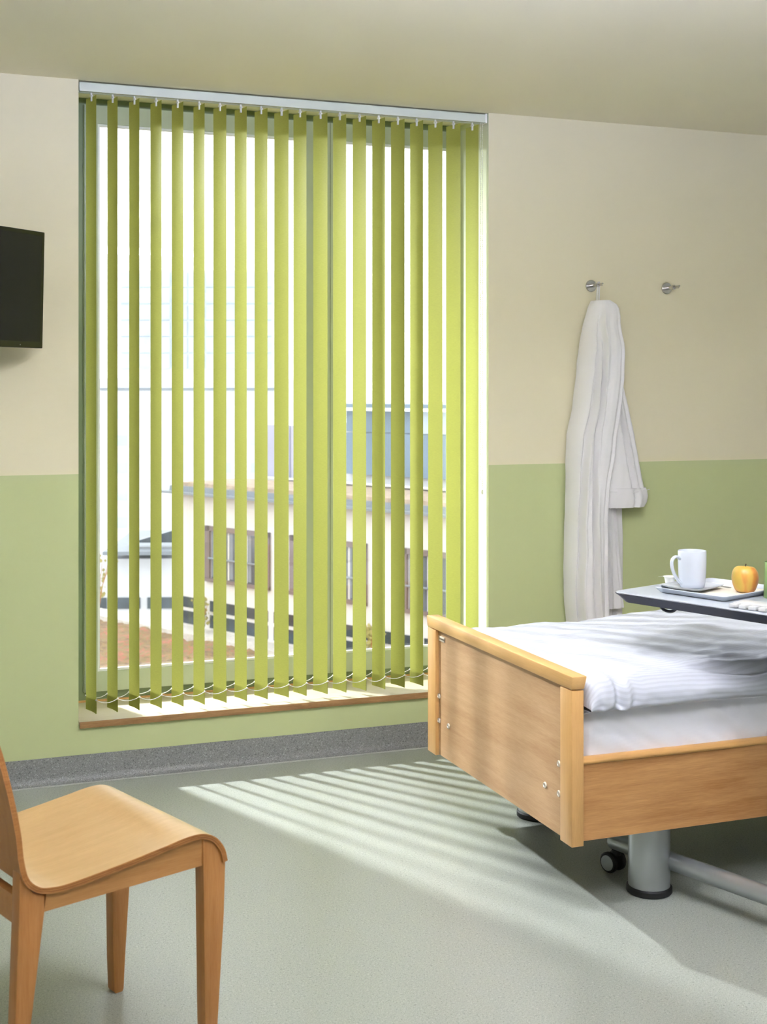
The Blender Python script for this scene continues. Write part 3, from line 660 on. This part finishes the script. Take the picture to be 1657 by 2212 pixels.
# ================================================================== BATHROBE
M['terry'] = cloth_material('white_terry', (234, 232, 230))
_q = M['terry'].node_tree
RY = D - .006
robe = empty('bathrobe', (2.69, D, 1.80), 'white terry bathrobe hanging from the wall hook', 'bathrobe')
RO = tuple(robe.location)
def cloth_loft(name, tab, depth, folds, seed, parent, nz=70, nx=44, back=0.0, tilt=0.0, edge=.5, kink=0.0):
    zs = [r[0] for r in tab]; z1, z0 = max(zs), min(zs)
    front = []; m = MB(); rings = []
    for i in range(nz):
        z = z1 + (z0 - z1) * i / (nz - 1); L, Rr = lerp_tab(tab, z)
        jl = .003 * noise.noise(Vector((z * 14, seed, 0))); jr = .003 * noise.noise(Vector((z * 12, seed + 9, 0))); L += jl; Rr += jr
        dp = depth(z); ring = []
        for k in range(nx):
            s = k / (nx - 1); x = L + (Rr - L) * s
            prof = max(0.0, 1 - abs(2 * s - 1) ** 3.2) ** edge
            f = 0
            for (s0, s1, wdt, amp) in folds:            # creases: centre drifts from s0 at the top to s1 at the bottom
                t = i / (nz - 1); c = s0 + (s1 - s0) * t + .02 * noise.noise(Vector((z * 6, seed, s0 * 9))); q_ = (s - c) / wdt
                f -= 1.35 * amp * math.exp(-q_ * q_) * sstep(0, .12, t)
                f += amp * .5 * math.exp(-((s - c - 1.6 * wdt) / wdt) ** 2) * sstep(0, .12, t)
            f += .007 * noise.noise(Vector((s * 3.2, z * 2.2, seed))) + .0016 * noise.noise(Vector((s * 9, z * 14, seed)))
            d_ = max(.004, dp * prof + f * (prof > .15) + back + .002)
            ring.append((x, RY - d_ - tilt * s, z))
        for k in range(nx): s = 1 - k / (nx - 1); ring.append((L + (Rr - L) * s, RY - back - tilt * s * .8, z))
        rings.append(ring)
    m.loft(rings); return m.build(name, M['terry'], parent, smooth=True, off=RO, angle=65)
body = [(1.768, 2.675, 2.722), (1.757, 2.668, 2.748), (1.746, 2.662, 2.764), (1.707, 2.649, 2.770), (1.670, 2.636, 2.768), (1.594, 2.621, 2.779), (1.519, 2.609, 2.779), (1.443, 2.602, 2.776), (1.368, 2.592, 2.768), (1.293, 2.579, 2.759), (1.218, 2.560, 2.748),
        (1.106, 2.556, 2.733), (1.012, 2.556, 2.711), (.928, 2.553, 2.701), (.825, 2.549, 2.699), (.637, 2.547, 2.701), (.544, 2.549, 2.705), (.459, 2.558, 2.707), (.33, 2.560, 2.707)]
bodyo = cloth_loft('robe_body', body, lambda z: .03 + .055 * sstep(1.77, 1.60, z) if False else .035 + .05 * (1 - sstep(1.55, 1.77, z)), [(.30, .16, .045, .020), (.34, .62, .04, .020), (.86, .80, .05, .010), (.58, .50, .05, .006)], 1.0, robe, 90, 64, back=.010, tilt=.058)
cloth_loft('robe_back_panel', [(1.05, 2.70, 2.812), (.923, 2.697, 2.822), (.725, 2.697, 2.827), (.45, 2.697, 2.824), (.33, 2.697, 2.824)], lambda z: .028, [(.62, .60, .05, .012)], 4.0, robe, 50, 30)
cloth_loft('robe_inner_panel', [(.989, 2.699, 2.776), (.819, 2.701, 2.785), (.630, 2.703, 2.803), (.501, 2.703, 2.818)], lambda z: .034, [(.42, .28, .06, .012), (.8, .86, .05, .010)], 6.0, robe, 46, 30, back=.018)
slv = cloth_loft('robe_sleeve', [(1.60, 2.742, 2.768), (1.557, 2.735, 2.776), (1.501, 2.733, 2.783), (1.444, 2.729, 2.807), (1.368, 2.724, 2.827), (1.292, 2.718, 2.844), (1.216, 2.714, 2.862), (1.103, 2.707, 2.882), (1.008, 2.703, 2.906), (.975, 2.701, 2.913)],
                 lambda z: .03 + .035 * (1 - sstep(1.1, 1.5, z)), [(.40, .66, .05, .018), (.75, .80, .05, .008)], 8.0, robe, 60, 44, back=.02)
cloth_loft('cuff', [(.997, 2.700, 2.915), (.985, 2.698, 2.921), (.961, 2.697, 2.926), (.936, 2.698, 2.921), (.918, 2.702, 2.908)], lambda z: .073, [(.62, .66, .05, .012)], 11.0, slv, 16, 44, back=.018)
m = MB(); m.tube([(2.703 + .21 * k / 20, RY - .093 + .02 * abs(k / 20 - .5) ** 2 * 4, .990 - .010 * math.sin(k / 20 * 3.14)) for k in range(21)], .0016, 6); m.build('cuff_seam', M['terry'], slv, off=RO, smooth=True)
m = MB(); lp = catmull([(2.690, RY - .030, 1.765), (2.684, RY - .045, 1.80), (2.682, RY - .056, 1.838), (2.684, RY - .060, 1.8435), (2.688, RY - .056, 1.838), (2.692, RY - .046, 1.80), (2.698, RY - .034, 1.765)], 30)
rings = []
for p in lp: rings.append([(p[0] + a, p[1] + b, p[2]) for a, b in ((-.0012, -.004), (.0012, -.004), (.0012, .004), (-.0012, .004))])
m.loft(rings); m.build('hanging_loop', M['terry'], robe, off=RO, smooth=True)

# ================================================================== OUTSIDE
M['render_white'] = plain('white_facade_render', (214, 214, 217), 0.85, var=0.02, scale=1.5)
M['render_warm'] = plain('warm_facade_render', (216, 211, 204), 0.85, var=0.02, scale=1.5)
M['ext_grey'] = plain('grey_metal_trim', (128, 134, 140), 0.5, var=0.05)
M['ext_brown'] = plain('brown_window_frame', (120, 104, 100), 0.5, var=0.05)
M['ext_glass'] = plain('dark_window_pane', (92, 98, 106), 0.15, var=0.25, scale=1.2)
M['ext_blue'] = plain('blue_grey_cladding', (112, 132, 150), 0.3, var=0.12, scale=.8)
M['ext_violet'] = plain('violet_grey_cladding', (168, 166, 186), 0.4, var=0.08, scale=.8)
M['ext_dark'] = plain('dark_ribbon_glass', (62, 72, 78), 0.2, var=0.3, scale=2.0)
M['pale_glass'] = plain('pale_tower_glass', (180, 195, 206), 0.3, var=0.10, scale=.4)
M['gravel'] = plain('roof_gravel', (205, 198, 188), 0.9, var=0.12, scale=14)
M['soil'] = plain('orange_roof_planting', (176, 156, 136), 0.95, var=0.2, scale=5)
m = MB(); m.box((-150, 5.5, -18.2), (350, 420, -18)); g = m.build('ground', plain('pale_paving', (200, 202, 200), .9, var=.08, scale=.2)); tag(g, kind='structure')

# --- building with brown windows opposite, seen at an angle
qa = math.atan2(.897, -.441); Q = (11.436, 26.687, 0)
cb = empty('office_building', (Q[0], Q[1], -18), 'white office block with brown windows and set-back blue-grey top floor opposite', 'building', rz=qa)
ZO = 18.0
def eb(m, name, mat, par=cb, **k):
    m.v = [(p[0], p[1], p[2] + ZO) for p in m.v]; return m.build(name, mat, par, **k)
m = MB(); m.box((-14, -9, -18), (9.9, 0, -1.40)); eb(m, 'wall', M['render_warm'])
m = MB(); m.box((-14, -9.2, -1.40), (10.3, .35, -1.34)); m.box((-14, -9, -1.34), (9.9, .12, -1.20)); eb(m, 'roof_slab', M['ext_grey'])
m = MB(); m.box((-14, -2.2, -1.20), (9.6, .02, -1.10)); eb(m, 'roof_planting', M['soil'])
def ewin(s0, s1, z0, z1, nm):
    m = MB(); t = .13
    m.box((s0, -.1, z0), (s0 + t * 1.6, .06, z1)); m.box((s1 - t * 1.6, -.1, z0), (s1, .06, z1)); m.box((s0, -.1, z1 - t), (s1, .06, z1)); m.box((s0, -.1, z0), (s1, .1, z0 + t * .7))
    w_ = eb(m, 'window', M['ext_brown'])
    for k in range(nm):
        a = s0 + t * 1.6 + (s1 - s0 - 3.2 * t) * k / nm; b = s0 + t * 1.6 + (s1 - s0 - 3.2 * t) * (k + 1) / nm
        m = MB(); m.box((a + .04, -.05, z0 + t * .7), (b - .04, .01, z1 - t)); eb(m, 'pane', M['ext_glass'], w_)
        m = MB(); m.box((a + (b - a) * .72, .012, z0 + t), (a + (b - a) * .9, .02, z1 - t)); eb(m, 'curtain', M['ext_grey'], w_)
    m = MB(); m.tube([(s0 + .2, .08, z0 + .62), (s1 - .2, .08, z0 + .62)], .03, 6); eb(m, 'guard_rail', M['ext_grey'], w_)
for s0, s1, nm in ((5.87, 8.46, 3), (3.94, 5.12, 2), (2.45, 3.68, 2), (-.9, 1.36, 3), (-4.2, -2.2, 2)): ewin(s0, s1, -3.68, -2.21, nm)
# lower ribbon windows
for z0, z1, s0, s1, mat in ((-4.92, -4.58, -8, 9.8, 'ext_dark'), (-4.48, -4.2, -8, 9.8, 'ext_dark')):
    s = s0
    while s < s1 - .2:
        e_ = min(s + 1.15, s1); m = MB(); m.box((s, -.05, z0), (e_ - .12, .03, z1)); eb(m, 'ribbon_window', M[mat]); s += 1.27
m = MB(); m.box((-14, 0, -5.3), (14.5, .75, -4.98)); eb(m, 'ledge', M['gravel'])
# top floor, set back
m = MB(); m.box((-14, -9, -1.1), (1.0, -2.6, .95)); m.box((-14, -9, -1.1), (9.3, -2.7, .40)); eb(m, 'top_floor_wall', M['render_white'])
m = MB(); m.box((-14, -8, .94), (6.2, -2.2, 1.05)); eb(m, 'top_floor_roof', M['ext_blue'])
for k in range(8):
    m = MB(); a = 5.7 - k * 1.25; m.box((a - 1.15, -2.62, -.82), (a, -2.52, .28)); p_ = eb(m, 'top_floor_pane', M['ext_blue'])
    m = MB(); m.box((a - 1.15, -2.62, .30), (a, -2.53, .86)); eb(m, 'upper_pane', M['pale_glass'] if k > 1 else M['ext_blue'], p_)
for k in range(4):
    m = MB(); a = 9.2 - k * .62; m.box((a - .52, -2.72, -1.08), (a, -2.64, .42)); eb(m, 'top_floor_panel', M['ext_violet'])
m = MB(); m.tube([(-8, -.4, -.86), (9.5, -.4, -.86)], .03, 6); eb(m, 'roof_rail', M['render_white'])

# --- low annex with thin canopy
an = empty('annex_building', (7.6, 47.5, -18), 'low white annex with a thin dark canopy left of the office block', 'building', rz=R(-18))
m = MB(); m.box((-4.0, 0, 0), (2.0, 6, 13.3)); m.build('wall', M['render_white'], an)
m = MB(); m.box((-.55, -1.0, 13.55), (2.1, 6.2, 13.68)); m.build('canopy', M['ext_grey'], an)
m = MB(); m.prism([(0.3, 13.9), (1.9, 14.35), (1.9, 13.9)], 'Y', -.2, .5); m.build('dormer', M['ext_dark'], an)
for k in range(5):
    m = MB(); m.box((-3.9 + k * 1.2, -.06, 11.5), (-2.95 + k * 1.2, .02, 11.9)); m.build('ribbon_window', M['ext_dark'], an)

# --- apartment block far left and glass tower behind it
ab = empty('apartment_block', (27.0, 131.0, -18), 'plain white apartment block with small square windows in the distance', 'building', rz=R(-20.4))
m = MB(); m.box((-11, 0, 0), (10.5, 14, 20.6)); m.build('wall', M['render_white'], ab)
m = MB(); m.box((-11.2, -.25, 19.4), (10.7, 0, 19.65)); m.build('roof_edge', M['ext_grey'], ab)
for c_, x in enumerate((-9.2, -6.1, -.35, 1.65, 4.4, 7.4)):
    for r_ in range(7 if c_ != 0 else 6):
        z = 16.55 - 2.77 * r_ - (2.4 if c_ == 0 else 0)
        m = MB(); m.box((x - .5, -.12, z), (x + .55, .05, z + 1.1)); m.build('window', M['pale_glass'], ab)
tw = empty('glass_tower', (47.0, 216.0, -18), 'hazy pale blue glass tower rising behind the white apartment block', 'building', rz=R(-20.4))
m = MB(); m.box((-13.0, 0, 0), (13.0, 20, 39.5)); m.build('core', M['render_white'], tw)
for k in range(9):
    for r_ in range(6):
        m = MB(); m.box((-12.8 + k * 2.85, -.3, 23.0 + r_ * 2.75), (-12.8 + k * 2.85 + 2.6, .02, 23.0 + r_ * 2.75 + 2.5)); m.build('glass_panel', M['pale_glass'], tw)

# --- planted flat roof below the window
def sedum_material():
    q = NT('sedum_planting'); v = q.coord('Object')
    n1 = q.n('ShaderNodeTexNoise', i_Scale=1.3, i_Detail=5.0, i_Roughness=.7); q.l(v, n1.inputs['Vector'])
    n2 = q.n('ShaderNodeTexNoise', i_Scale=9.0, i_Detail=3.0); q.l(v, n2.inputs['Vector'])
    ad = q.n('ShaderNodeMath', operation='MULTIPLY_ADD'); ad.inputs[1].default_value = .5; q.l(n1.outputs['Fac'], ad.inputs[0])
    h = q.n('ShaderNodeMath', operation='MULTIPLY'); h.inputs[1].default_value = .5; q.l(n2.outputs['Fac'], h.inputs[0]); q.l(h.outputs[0], ad.inputs[2])
    q.l(q.ramp(ad.outputs[0], [(.36, lin((84, 76, 54))), (.44, lin((126, 96, 72))), (.51, lin((136, 120, 78))), (.57, lin((150, 104, 80))), (.66, lin((184, 108, 92)))]), q.b.inputs['Base Color'])
    q.b.inputs['Roughness'].default_value = .95; return q.m
def fs(a, b):
    s = -14 + 34 * a; t = .78 + 34 * b; c, sn = math.cos(qa), math.sin(qa)
    x = Q[0] + c * s - sn * t; y = Q[1] + sn * s + c * t
    z = -4.99 + .10 * noise.noise(Vector((x * .9, y * .9, 0))) + .10 * noise.noise(Vector((x * 3.1, y * 3.1, 3))) + .05 * noise.noise(Vector((x * 7, y * 7, 5))) - .08 * (1 - sstep(0, .03, b))
    return (x, y, z)
sd = grid_mesh('sedum_planting', fs, 300, 300, sedum_material()); tag(sd, 'reddish brown sedum planting on the flat roof below the window', 'planting', kind='stuff')
def bush(x, y, z, h, label):
    e = empty('roof_shrub', (x, y, z), label, 'shrub', 'shrubs along the roof ledge'); m = MB()
    for k in range(9):
        a = random.uniform(0, 6.28); r_ = random.uniform(.05, .35) * h; m.tube([(0, 0, -.1), (r_ * .4 * math.cos(a), r_ * .4 * math.sin(a), h * .5), (r_ * math.cos(a), r_ * math.sin(a), h * random.uniform(.8, 1.1))], [.02, .014, .006], 5)
    m.build('stem', M['leg'], e)
    m = MB()
    for k in range(120):
        a = random.uniform(0, 6.28); r_ = abs(random.gauss(0, .2)) * h; zz = random.uniform(.25, 1.1) * h; d_ = random.uniform(.03, .07); b_ = random.uniform(0, 6.28); cx, cy = r_ * math.cos(a), r_ * math.sin(a)
        m.add([(cx - d_ * math.cos(b_), cy - d_ * math.sin(b_), zz), (cx, cy, zz - d_), (cx + d_ * math.cos(b_), cy + d_ * math.sin(b_), zz), (cx, cy, zz + d_)], [(0, 1, 2, 3)])
    m.build('foliage', plain('shrub_leaves', (170, 160, 96), .9, var=.2), e, kind='stuff')
def ledge_pt(s, t): c, sn = math.cos(qa), math.sin(qa); return (Q[0] + c * s - sn * t, Q[1] + sn * s + c * t)
for s, h, lb in ((12.9, 1.5, 'bare yellowish shrub in front of the annex'), (8.2, .8, 'low olive shrub on the ledge below the widest brown window'), (2.0, .9, 'small grey-green shrub on the ledge below the right brown windows')):
    x, y = ledge_pt(s, .4); bush(x, y, -4.98, h, lb)
